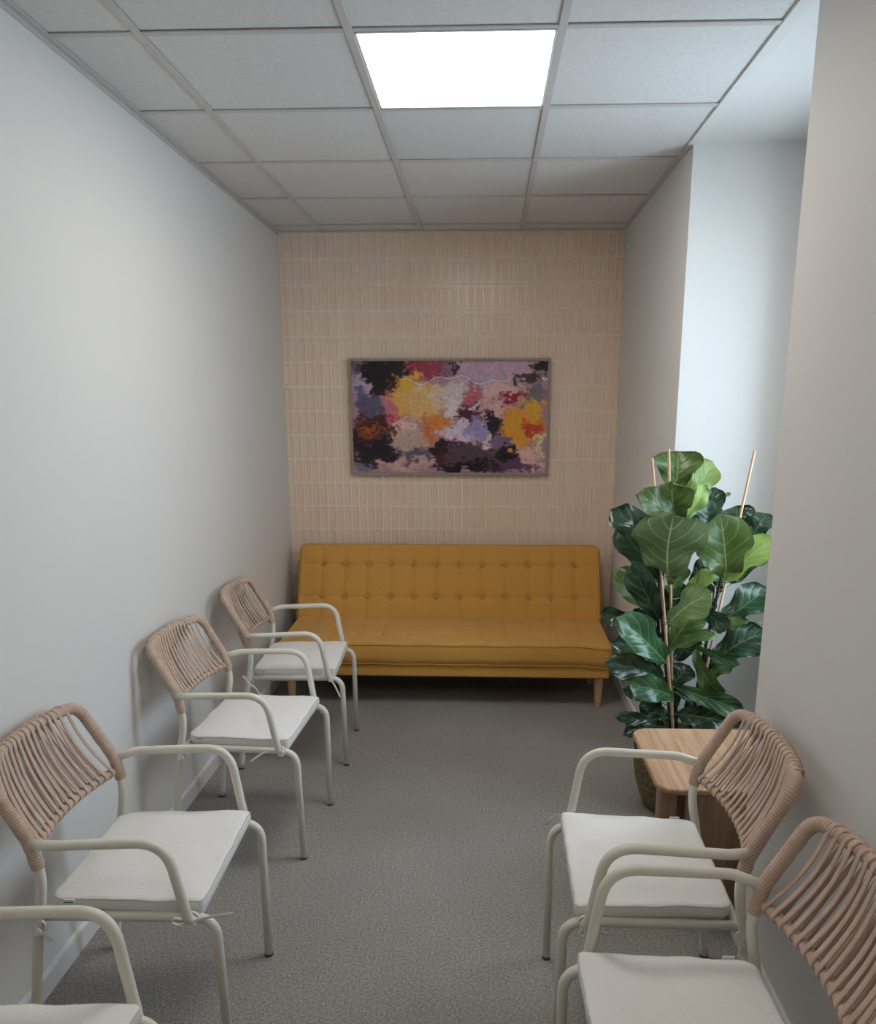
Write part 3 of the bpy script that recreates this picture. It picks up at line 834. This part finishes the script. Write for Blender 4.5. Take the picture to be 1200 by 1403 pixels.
# ------------------------------------------------------------------ side table
tb = thing('side_table', 'small square light oak side table between the plant and the right armchair', 'side table', (2.085, -2.46, 0))
def rounded_slab(name, hx, hy, r, z0, z1, m, parent, bev=0.004):
    P = []
    for (cx, cy), a0 in zip(((hx, hy), (-hx, hy), (-hx, -hy), (hx, -hy)), (0, 90, 180, 270)):
        sx = cx - math.copysign(r, cx); sy = cy - math.copysign(r, cy)
        for k in range(13):
            a = math.radians(a0 + 90 * k / 12); P.append((sx + r * math.cos(a), sy + r * math.sin(a)))
    V, F = [], []; n = len(P)
    for ins, z in ((bev, z0), (0, z0 + bev), (0, z1 - bev), (bev * .35, z1 - bev * .35), (bev, z1)):
        for x, y in P: V.append((x * (1 - ins / hx), y * (1 - ins / hy), z))
    for i in range(4):
        for k in range(n): F.append((i * n + k, i * n + (k + 1) % n, (i + 1) * n + (k + 1) % n, (i + 1) * n + k))
    F.append(tuple(range(n))[::-1]); F.append(tuple(4 * n + k for k in range(n)))
    return link(name, mesh_from(name, V, F), m, parent)
rounded_slab('table_top', 0.25, 0.25, 0.060, 0.452, 0.474, M_oak, tb, 0.006)
for x0_, x1_, y0_, y1_ in ((-0.235, -0.172, -0.205, -0.150), (0.172, 0.235, -0.205, -0.150), (-0.155, -0.095, 0.120, 0.180), (0.172, 0.235, 0.150, 0.205)):
    box('table_leg', x0_, x1_, y0_, y1_, 0.0, 0.452, M_oak_shade, tb, bevel=0.010, seg=3)
box('front_panel', -0.150, 0.142, -0.232, -0.196, 0.0, 0.452, M_oak_shade, tb, bevel=0.010, seg=3)
box('back_panel', -0.080, 0.142, 0.150, 0.180, 0.0, 0.452, M_oak_shade, tb, bevel=0.010, seg=3)
box('cross_stretcher', -0.142, 0.172, -0.03, 0.03, 0.36, 0.452, M_oak_shade, tb, bevel=0.004)
box('long_stretcher', -0.02, 0.02, -0.196, -0.03, 0.37, 0.452, M_oak_shade, tb, bevel=0.004)
box('long_stretcher', -0.02, 0.02, 0.03, 0.150, 0.37, 0.452, M_oak_shade, tb, bevel=0.004)

# ------------------------------------------------------------------ picture
pc = thing('framed_painting', 'framed abstract painting in purple, ochre and pink on the tiled wall', 'painting', (1.043, -0.009, 1.607))
PW, PH = 1.252, 0.716
FWD, FD = 0.016, 0.032
for nm, a in (('top', (-PW / 2, PW / 2, PH / 2 - FWD, PH / 2)), ('bottom', (-PW / 2, PW / 2, -PH / 2, -PH / 2 + FWD)),
              ('l', (-PW / 2, -PW / 2 + FWD, -PH / 2 + FWD, PH / 2 - FWD)), ('r', (PW / 2 - FWD, PW / 2, -PH / 2 + FWD, PH / 2 - FWD))):
    box('frame_strip', a[0], a[1], -FD, 0.0, a[2], a[3], M_frame, pc, bevel=0.0015, seg=1)
GX, GZ = 300, 172
def vnoise(x, y, seed):
    xi, yi = np.floor(x).astype(int), np.floor(y).astype(int); fx, fy = x - xi, y - yi
    fx, fy = fx * fx * (3 - 2 * fx), fy * fy * (3 - 2 * fy)
    def h(a, b):
        n = (a * 374761393 + b * 668265263 + seed * 974634777) & 0xffffffff
        n = ((n ^ (n >> 13)) * 1274126177) & 0xffffffff
        return ((n ^ (n >> 16)) & 0xffff) / 65535.0
    return (h(xi, yi) * (1 - fx) + h(xi + 1, yi) * fx) * (1 - fy) + (h(xi, yi + 1) * (1 - fx) + h(xi + 1, yi + 1) * fx) * fy
def fbm(x, y, seed, oc=4):
    s = 0; a = 1; t = 0
    for o in range(oc): s = s + a * vnoise(x * 2 ** o, y * 2 ** o, seed + o * 7); t += a; a *= 0.55
    return s / t
U_, V_ = np.meshgrid(np.linspace(0, 1, GX), np.linspace(0, 1, GZ))
px = 85 + 1005 * U_; py = 55 + 573 * V_                     # painting plane measured in its own units, y down
wx = (fbm(px / 60, py / 60, 1) - .5) * 120 + (fbm(px / 13, py / 13, 21, 3) - .5) * 70
wy = (fbm(px / 60, py / 60, 5) - .5) * 110 + (fbm(px / 22, py / 11, 31, 3) - .5) * 62
qx, qy = px + wx, py + wy
img = np.zeros((GZ, GX, 3)); img[:] = (150, 118, 128)
streak = fbm(px / 90, py / 5, 9, 3) - .5
BL = [
 (110, 90, 60, 50, (95, 75, 95)), (600, 85, 190, 40, (100, 65, 90)), (820, 95, 240, 60, (168, 138, 158)), (450, 95, 110, 45, (135, 48, 66)), (250, 135, 112, 100, (18, 10, 16)), (215, 85, 70, 34, (14, 8, 14)), (620, 95, 30, 18, (40, 22, 35)),
 (330, 80, 70, 30, (30, 14, 22)), (1050, 75, 55, 35, (20, 12, 20)), (130, 200, 35, 70, (155, 138, 155)), (185, 262, 72, 70, (80, 72, 98)), (270, 190, 60, 50, (28, 14, 22)),
 (300, 300, 60, 90, (168, 98, 108)), (375, 200, 90, 78, (206, 150, 55)), (350, 280, 50, 60, (200, 150, 80)), (440, 270, 75, 80, (205, 155, 100)), (500, 230, 60, 50, (196, 166, 140)),
 (640, 215, 100, 60, (180, 170, 168)), (760, 160, 110, 35, (156, 136, 160)), (600, 290, 55, 60, (196, 180, 180)), (870, 200, 110, 50, (196, 156, 152)), (715, 225, 50, 45, (160, 84, 96)), (905, 235, 70, 32, (125, 30, 44)),
 (820, 290, 70, 40, (190, 150, 148)), (1000, 135, 55, 22, (52, 42, 34)), (1035, 225, 60, 60, (96, 92, 100)), (1065, 145, 18, 18, (190, 185, 185)),
 (300, 370, 60, 40, (150, 48, 64)), (340, 400, 80, 55, (204, 160, 160)), (175, 395, 110, 75, (55, 22, 20)), (150, 380, 60, 18, (130, 68, 30)), (190, 420, 70, 12, (120, 60, 28)),
 (510, 365, 58, 50, (188, 112, 52)), (480, 430, 40, 35, (178, 96, 60)), (370, 465, 95, 50, (164, 142, 128)),
 (690, 330, 85, 62, (66, 26, 46)), (735, 290, 14, 40, (196, 176, 190)), (640, 420, 100, 52, (190, 172, 190)), (745, 405, 60, 50, (134, 124, 168)), (560, 440, 22, 20, (165, 70, 110)), (790, 440, 20, 50, (196, 180, 176)),
 (832, 370, 42, 52, (24, 18, 30)), (970, 390, 115, 110, (204, 136, 44)), (1015, 395, 62, 52, (168, 62, 34)), (860, 465, 55, 42, (106, 84, 118)), (1030, 290, 45, 40, (206, 146, 48)), (930, 480, 40, 40, (196, 140, 70)),
 (195, 530, 130, 66, (22, 14, 24)), (110, 470, 40, 60, (40, 18, 22)), (255, 460, 40, 26, (30, 14, 20)), (575, 520, 120, 55, (46, 30, 40)), (410, 550, 52, 46, (82, 76, 92)), (705, 545, 150, 65, (74, 58, 66)), (885, 540, 80, 42, (20, 14, 20)), (1000, 540, 60, 36, (200, 160, 150)), (1065, 470, 20, 60, (205, 180, 140)),
 (470, 585, 60, 30, (170, 140, 135)), (330, 600, 120, 24, (176, 142, 132)), (700, 602, 200, 34, (26, 14, 26)), (520, 500, 60, 34, (34, 20, 28)), (915, 600, 110, 26, (78, 52, 80)), (130, 600, 42, 24, (104, 92, 108)), (1055, 600, 30, 30, (190, 150, 150)), (540, 560, 30, 60, (60, 30, 35)),
]
for i, (cx, cy, rx, ry, c) in enumerate(BL):
    d = ((qx - cx) / rx) ** 2 + ((qy - cy) / ry) ** 2
    a = 1 / (1 + np.exp((d - 1 + streak * 0.9) * 6)); a = a[..., None]
    img = img * (1 - a) + np.array(c) * a
fine = (fbm(px / 9, py / 7, 77, 3) - .5)[..., None]
drip = (fbm(px / 6, py / 70, 50, 3) - .5)[..., None]
img = img * (1 + fine * 0.16 + drip * 0.14 + streak[..., None] * 0.10) + fine * 10
# dribbled pale line and dark fissures
line = np.abs(py - (148 + 16 * np.sin(px / 55.0) + 10 * np.sin(px / 23.0 + 1) - (px < 430) * 0))
a = np.clip(1.4 - line / 2.2, 0, 1) * (px > 330) * (px < 900); img = img * (1 - a[..., None]) + np.array((205, 190, 185)) * a[..., None]
fis = np.abs(fbm(px / 45, py / 45, 91, 4) - .5); a = np.clip(1 - fis / 0.008, 0, 1)[..., None] * 0.30; img = img * (1 - a) + np.array((60, 40, 45)) * a
sig = np.abs(py - (540 + 9 * np.sin(px / 6.5) * np.sin(px / 17.0) + 4 * np.sin(px / 2.9))); a = (np.clip(1.1 - sig / 2.0, 0, 1) * (px > 140) * (px < 320) * 0.3 * (vnoise(px / 9, py / 9, 3) > .35))[..., None]; img = img * (1 - a) + np.array((190, 170, 165)) * a
img = np.clip(img, 3, 255) / 255.0
alb = np.where(img <= 0.04045, img / 12.92, ((img + 0.055) / 1.055) ** 2.4)
PG = 1.65
alb = np.clip(alb * PG, 0, 0.85)
iw, ih = PW - 2 * FWD, PH - 2 * FWD
co = np.zeros((GZ * GX, 3)); co[:, 0] = ((U_ - 0.5) * iw).ravel(); co[:, 1] = -0.018; co[:, 2] = ((0.5 - V_) * ih).ravel()
co[:, 1] -= (fine[..., 0] * 0.0012).ravel()
idx = np.arange(GZ * GX).reshape(GZ, GX)
q = np.stack([idx[:-1, :-1], idx[1:, :-1], idx[1:, 1:], idx[:-1, 1:]], -1).reshape(-1, 4)
me = bpy.data.meshes.new('canvas'); me.from_pydata(co.tolist(), [], q.tolist()); me.update()
ca = me.color_attributes.new('paint', 'FLOAT_COLOR', 'POINT')
ca.data.foreach_set('color', np.concatenate([alb.reshape(-1, 3), np.ones((GZ * GX, 1))], 1).ravel())
mp = mat('abstract_paint', (0.3, 0.2, 0.2), 0.35, 0.4)
at = mp.node_tree.nodes.new('ShaderNodeAttribute'); at.attribute_name = 'paint'
mp.node_tree.links.new(at.outputs['Color'], mp.node_tree.nodes['Principled BSDF'].inputs['Base Color'])
link('canvas', me, mp, pc, smooth=True)
box('backing_board', -iw / 2, iw / 2, -0.012, -0.002, -ih / 2, ih / 2, M_black, pc)

# ------------------------------------------------------------------ potted fiddle leaf fig
PC = Vector((2.085, -1.925, 0))
pt = thing('potted_plant', 'tall fiddle leaf fig with broad leaves in a brown speckled pot by the window niche', 'plant', PC)
def PL(v): return Vector(v) - PC
mpot = mat('speckled_brown_pot', (0.20, 0.145, 0.075), 0.8, 0.3, noise=(120, 0.75), bump=(110, 0.8, 0.004))
prof = [(0.105, 0.0), (0.118, 0.004), (0.140, 0.05), (0.160, 0.12), (0.170, 0.19), (0.170, 0.25), (0.162, 0.30), (0.155, 0.318), (0.148, 0.322), (0.142, 0.316), (0.142, 0.27)]
lathe('pot', prof, mpot, pt, seg=40)
lathe('soil', [(0.141, 0.262), (0.141, 0.285), (0.10, 0.292), (0.03, 0.296)], M_soil, pt, seg=24)
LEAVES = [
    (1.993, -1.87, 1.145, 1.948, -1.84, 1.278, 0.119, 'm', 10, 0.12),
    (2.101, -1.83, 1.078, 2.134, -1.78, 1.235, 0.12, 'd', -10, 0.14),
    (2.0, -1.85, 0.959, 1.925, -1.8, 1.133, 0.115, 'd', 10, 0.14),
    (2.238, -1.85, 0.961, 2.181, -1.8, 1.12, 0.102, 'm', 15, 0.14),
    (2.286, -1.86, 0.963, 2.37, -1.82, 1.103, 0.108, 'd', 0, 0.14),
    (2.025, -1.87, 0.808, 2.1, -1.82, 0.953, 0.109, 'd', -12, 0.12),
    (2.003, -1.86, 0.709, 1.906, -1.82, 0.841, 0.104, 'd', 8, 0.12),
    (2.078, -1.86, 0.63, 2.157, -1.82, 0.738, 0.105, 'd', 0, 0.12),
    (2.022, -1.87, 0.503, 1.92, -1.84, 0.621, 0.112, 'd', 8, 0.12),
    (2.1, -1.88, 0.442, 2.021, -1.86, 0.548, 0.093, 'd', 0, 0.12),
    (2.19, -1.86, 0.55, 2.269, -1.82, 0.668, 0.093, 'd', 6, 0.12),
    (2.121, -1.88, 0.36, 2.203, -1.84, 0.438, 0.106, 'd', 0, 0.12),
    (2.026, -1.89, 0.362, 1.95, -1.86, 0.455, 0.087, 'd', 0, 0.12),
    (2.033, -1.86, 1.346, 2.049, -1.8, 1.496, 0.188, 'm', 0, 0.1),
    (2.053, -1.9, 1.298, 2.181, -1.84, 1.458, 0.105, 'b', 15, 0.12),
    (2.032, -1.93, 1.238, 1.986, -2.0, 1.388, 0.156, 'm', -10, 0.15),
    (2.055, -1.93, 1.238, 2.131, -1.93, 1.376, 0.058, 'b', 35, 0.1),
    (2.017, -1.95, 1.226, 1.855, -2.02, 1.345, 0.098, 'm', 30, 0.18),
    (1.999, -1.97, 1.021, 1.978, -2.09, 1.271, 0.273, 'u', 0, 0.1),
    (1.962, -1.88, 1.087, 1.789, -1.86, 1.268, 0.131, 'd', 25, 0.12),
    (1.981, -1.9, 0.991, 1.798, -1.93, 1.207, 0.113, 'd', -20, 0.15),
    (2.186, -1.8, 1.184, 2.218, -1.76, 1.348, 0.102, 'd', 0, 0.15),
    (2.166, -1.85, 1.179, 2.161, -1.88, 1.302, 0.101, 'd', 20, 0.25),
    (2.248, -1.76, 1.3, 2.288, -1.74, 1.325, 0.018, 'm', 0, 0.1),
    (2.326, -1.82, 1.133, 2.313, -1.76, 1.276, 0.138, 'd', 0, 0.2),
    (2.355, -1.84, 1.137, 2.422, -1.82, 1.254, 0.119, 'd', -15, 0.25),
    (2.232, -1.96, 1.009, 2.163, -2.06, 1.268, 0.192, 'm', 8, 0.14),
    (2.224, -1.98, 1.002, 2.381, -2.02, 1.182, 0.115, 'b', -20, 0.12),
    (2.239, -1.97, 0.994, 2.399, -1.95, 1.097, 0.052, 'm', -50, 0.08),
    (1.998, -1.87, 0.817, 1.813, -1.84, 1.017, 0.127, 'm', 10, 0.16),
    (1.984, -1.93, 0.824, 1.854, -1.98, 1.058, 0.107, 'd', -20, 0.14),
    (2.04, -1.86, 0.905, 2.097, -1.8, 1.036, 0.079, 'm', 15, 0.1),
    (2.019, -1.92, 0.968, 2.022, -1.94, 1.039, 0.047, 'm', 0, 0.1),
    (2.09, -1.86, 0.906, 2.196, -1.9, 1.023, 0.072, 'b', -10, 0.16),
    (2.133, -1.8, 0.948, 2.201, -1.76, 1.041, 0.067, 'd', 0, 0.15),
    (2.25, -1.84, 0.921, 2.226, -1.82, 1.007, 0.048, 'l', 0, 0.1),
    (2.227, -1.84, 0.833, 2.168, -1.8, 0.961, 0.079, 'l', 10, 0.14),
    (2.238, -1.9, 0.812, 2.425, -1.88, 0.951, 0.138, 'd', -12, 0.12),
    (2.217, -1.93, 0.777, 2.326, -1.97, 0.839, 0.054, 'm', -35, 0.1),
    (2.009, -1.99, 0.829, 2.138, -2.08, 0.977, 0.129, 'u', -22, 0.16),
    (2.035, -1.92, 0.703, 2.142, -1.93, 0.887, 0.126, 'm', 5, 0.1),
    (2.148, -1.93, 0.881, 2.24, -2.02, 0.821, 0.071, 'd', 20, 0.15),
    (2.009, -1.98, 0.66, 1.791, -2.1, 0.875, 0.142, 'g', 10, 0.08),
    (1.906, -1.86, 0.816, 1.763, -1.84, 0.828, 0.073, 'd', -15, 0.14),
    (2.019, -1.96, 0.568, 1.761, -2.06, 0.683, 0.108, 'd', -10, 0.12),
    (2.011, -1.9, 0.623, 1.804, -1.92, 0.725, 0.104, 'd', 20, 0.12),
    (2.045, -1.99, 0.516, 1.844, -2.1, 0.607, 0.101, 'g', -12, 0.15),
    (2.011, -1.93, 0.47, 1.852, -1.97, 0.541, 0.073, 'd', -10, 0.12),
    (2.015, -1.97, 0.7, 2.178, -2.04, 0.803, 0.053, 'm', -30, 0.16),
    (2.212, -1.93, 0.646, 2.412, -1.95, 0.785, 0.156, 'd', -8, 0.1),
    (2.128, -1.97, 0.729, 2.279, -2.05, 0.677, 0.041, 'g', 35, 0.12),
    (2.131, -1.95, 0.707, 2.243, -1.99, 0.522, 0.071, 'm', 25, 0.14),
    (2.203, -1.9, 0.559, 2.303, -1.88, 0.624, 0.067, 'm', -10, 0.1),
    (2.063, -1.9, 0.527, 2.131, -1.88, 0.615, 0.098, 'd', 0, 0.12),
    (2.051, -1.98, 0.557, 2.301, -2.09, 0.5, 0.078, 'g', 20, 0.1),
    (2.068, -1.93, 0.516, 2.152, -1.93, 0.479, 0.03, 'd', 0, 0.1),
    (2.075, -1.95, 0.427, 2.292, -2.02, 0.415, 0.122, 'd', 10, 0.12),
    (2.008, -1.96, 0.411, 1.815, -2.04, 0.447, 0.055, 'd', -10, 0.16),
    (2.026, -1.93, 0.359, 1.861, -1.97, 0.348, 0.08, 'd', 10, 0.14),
    (2.019, -1.93, 0.33, 1.909, -1.99, 0.286, 0.08, 'd', 10, 0.14),
    (2.082, -1.92, 0.382, 1.988, -1.92, 0.433, 0.055, 'd', 0, 0.14),
    (2.202, -1.86, 0.369, 2.387, -1.86, 0.372, 0.094, 'd', 0, 0.12),
]

stemA = [(2.075, -1.92, 0.27), (2.034, -1.92, 0.57), (2.003, -1.92, 0.79), (1.977, -1.92, 0.989), (1.993, -1.92, 1.154), (2.022, -1.92, 1.3), (2.025, -1.91, 1.386)]
stemB = [(2.145, -1.9, 0.27), (2.172, -1.9, 0.565), (2.198, -1.9, 0.787), (2.23, -1.9, 1.002), (2.244, -1.9, 1.122), (2.25, -1.88, 1.17)]
stemC = [(2.10, -1.88, 0.27), (2.077, -1.88, 0.524), (2.046, -1.88, 0.716), (2.032, -1.88, 0.904), (2.05, -1.87, 1.03), (2.114, -1.86, 1.148), (2.165, -1.85, 1.222)]
stemD = [(2.04, -1.87, 0.27), (2.005, -1.86, 0.645), (1.999, -1.86, 0.773), (1.971, -1.86, 0.94), (1.96, -1.87, 1.09)]
SM = []
for s in (stemA, stemB, stemC, stemD):
    P = catmull(s, 10); SM += P
    Q = resample([PL(p) for p in P], 0.012)
    tube('stem', Q, 0.008, M_bark, pt, seg=8, rfun=lambda s_, a, f: 0.0095 * (1 - 0.55 * f) + 0.0012 * (math.sin(s_ * 190) > 0.75) + 0.0005 * math.sin(3 * a + s_ * 60))
def stake(a, b):
    A, B = PL(a), PL(b); Q = resample([A, B], 0.01); L = (B - A).length
    def rf(s_, an, f):
        k = (s_ % 0.21) / 0.21
        return 0.0062 - 0.0008 * f + (0.0011 if k < 0.045 else (-0.0004 if k < 0.09 else 0))
    tube('bamboo_stake', Q, 0.006, M_bamboo, pt, seg=8, rfun=rf)
stake((2.130, -1.935, 0.20), (2.309, -1.935, 1.507))
stake((2.082, -1.955, 0.22), (1.914, -1.955, 1.480))
stake((2.085, -1.893, 0.22), (1.990, -1.893, 1.512))
for zz, c in ((0.42, (2.062, -1.94, 0.42)), (0.93, (2.215, -1.925, 0.985)), (0.7, (2.012, -1.94, 0.71))):
    tube('plant_tie', [PL(c) + Vector((0.016 * math.cos(a), 0.02 * math.sin(a), 0)) for a in [2 * PI * k / 14 for k in range(14)]], 0.0016, M_black, pt, seg=5, closed=True)

def width_prof(u):
    """fiddle outline: narrow waist low down, broad rounded top"""
    a = [(0, .10), (.06, .34), (.16, .52), (.28, .60), (.40, .70), (.55, .88), (.70, 1.0), (.82, .96), (.92, .72), (.97, .45), (1, .05)]
    for (x0, y0), (x1, y1) in zip(a, a[1:]):
        if u <= x1:
            t = (u - x0) / (x1 - x0); t = t * t * (3 - 2 * t); return y0 + (y1 - y0) * t
    return 0.05
def make_leaf(i, B, T, w, ty, roll, curl):
    rn = random.Random(100 + i)
    B, T = Vector(B), Vector(T); ax = T - B; L = ax.length; ax.normalize()
    view = (Vector((1.5, -4.2, 1.9)) - B).normalized()      # leaves look out into the room
    side = ax.cross(view).normalized()
    nrm = side.cross(ax).normalized()
    rm = Matrix.Rotation(math.radians(roll), 3, ax); side = rm @ side; nrm = rm @ nrm
    w = 1.05 * w / max(0.45, math.cos(math.radians(roll)))
    sg = -1 if ty == 'u' else 1
    nu, nv = 15, 8
    V, F, UVc = [], [], []
    wv = rn.uniform(0, 6); amp = 0.085 * w + 0.004; fold = rn.uniform(0.14, 0.42) * (1 if ty != 'u' else -0.4); lat = rn.uniform(-.05, .05) * L
    for a in range(nu + 1):
        u = a / nu; hw = w / 2 * width_prof(u)
        for b in range(nv + 1):
            v = -1 + 2 * b / nv
            c = B + ax * (L * (u + 0.03 * (1 - v * v) * (u > .9)))
            c += side * (hw * v + lat * math.sin(PI * u))
            bend = math.sin(PI * u) * curl * L * 0.7 - curl * L * 1.2 * max(0, u - 0.72) * (1 if curl < 0.2 else 2.2)
            rip = amp * (abs(v) ** 2) * math.sin(u * 13 + wv + (2.1 if v > 0 else 0))
            c += nrm * (fold * abs(v) * hw + bend + rip)
            V.append(PL(c)); UVc.append((u, 0.5 + v / 2))
    n1 = nv + 1
    for a in range(nu):
        for b in range(nv):
            f = (a * n1 + b, a * n1 + b + 1, (a + 1) * n1 + b + 1, (a + 1) * n1 + b)
            F.append(f)
    # normal towards nrm (upper side) unless the underside shows
    n0 = (V[F[0][1]] - V[F[0][0]]).cross(V[F[0][3]] - V[F[0][0]])
    if (n0.dot(nrm) < 0) == (sg > 0): F = [f[::-1] for f in F]
    nf = len(F)
    # stalk to the nearest stem point
    near = min(SM, key=lambda p: (p - B).length + (0.06 if p.z > B.z else 0))
    Q = [near, near.lerp(B, 0.5) + Vector((0, 0, -0.006)), B, B + ax * L * 0.12]
    if (near - B).length > 0.14: Q = [B - ax * 0.05 + Vector((0, 0.01, -0.02)), B, B + ax * L * 0.12]
    TV, TF = tube_data([PL(p) for p in Q], 0.0022, 5)
    k = len(V); V += TV; F += [tuple(x + k for x in f) for f in TF]
    me = mesh_from('leaf', V, F)
    uvl = me.uv_layers.new(name='leaf')
    for p in me.polygons:
        for li in p.loop_indices:
            vi = me.loops[li].vertex_index
            uvl.data[li].uv = UVc[vi] if vi < k else (0.1, 0.5)
    link('leaf', me, LM[ty], pt, smooth=True)
for i, (bx, by, bz, tx, ty_, tz, w, k, roll, curl) in enumerate(LEAVES):
    make_leaf(i, (bx, by, bz), (tx, ty_, tz), w, k, roll, curl)
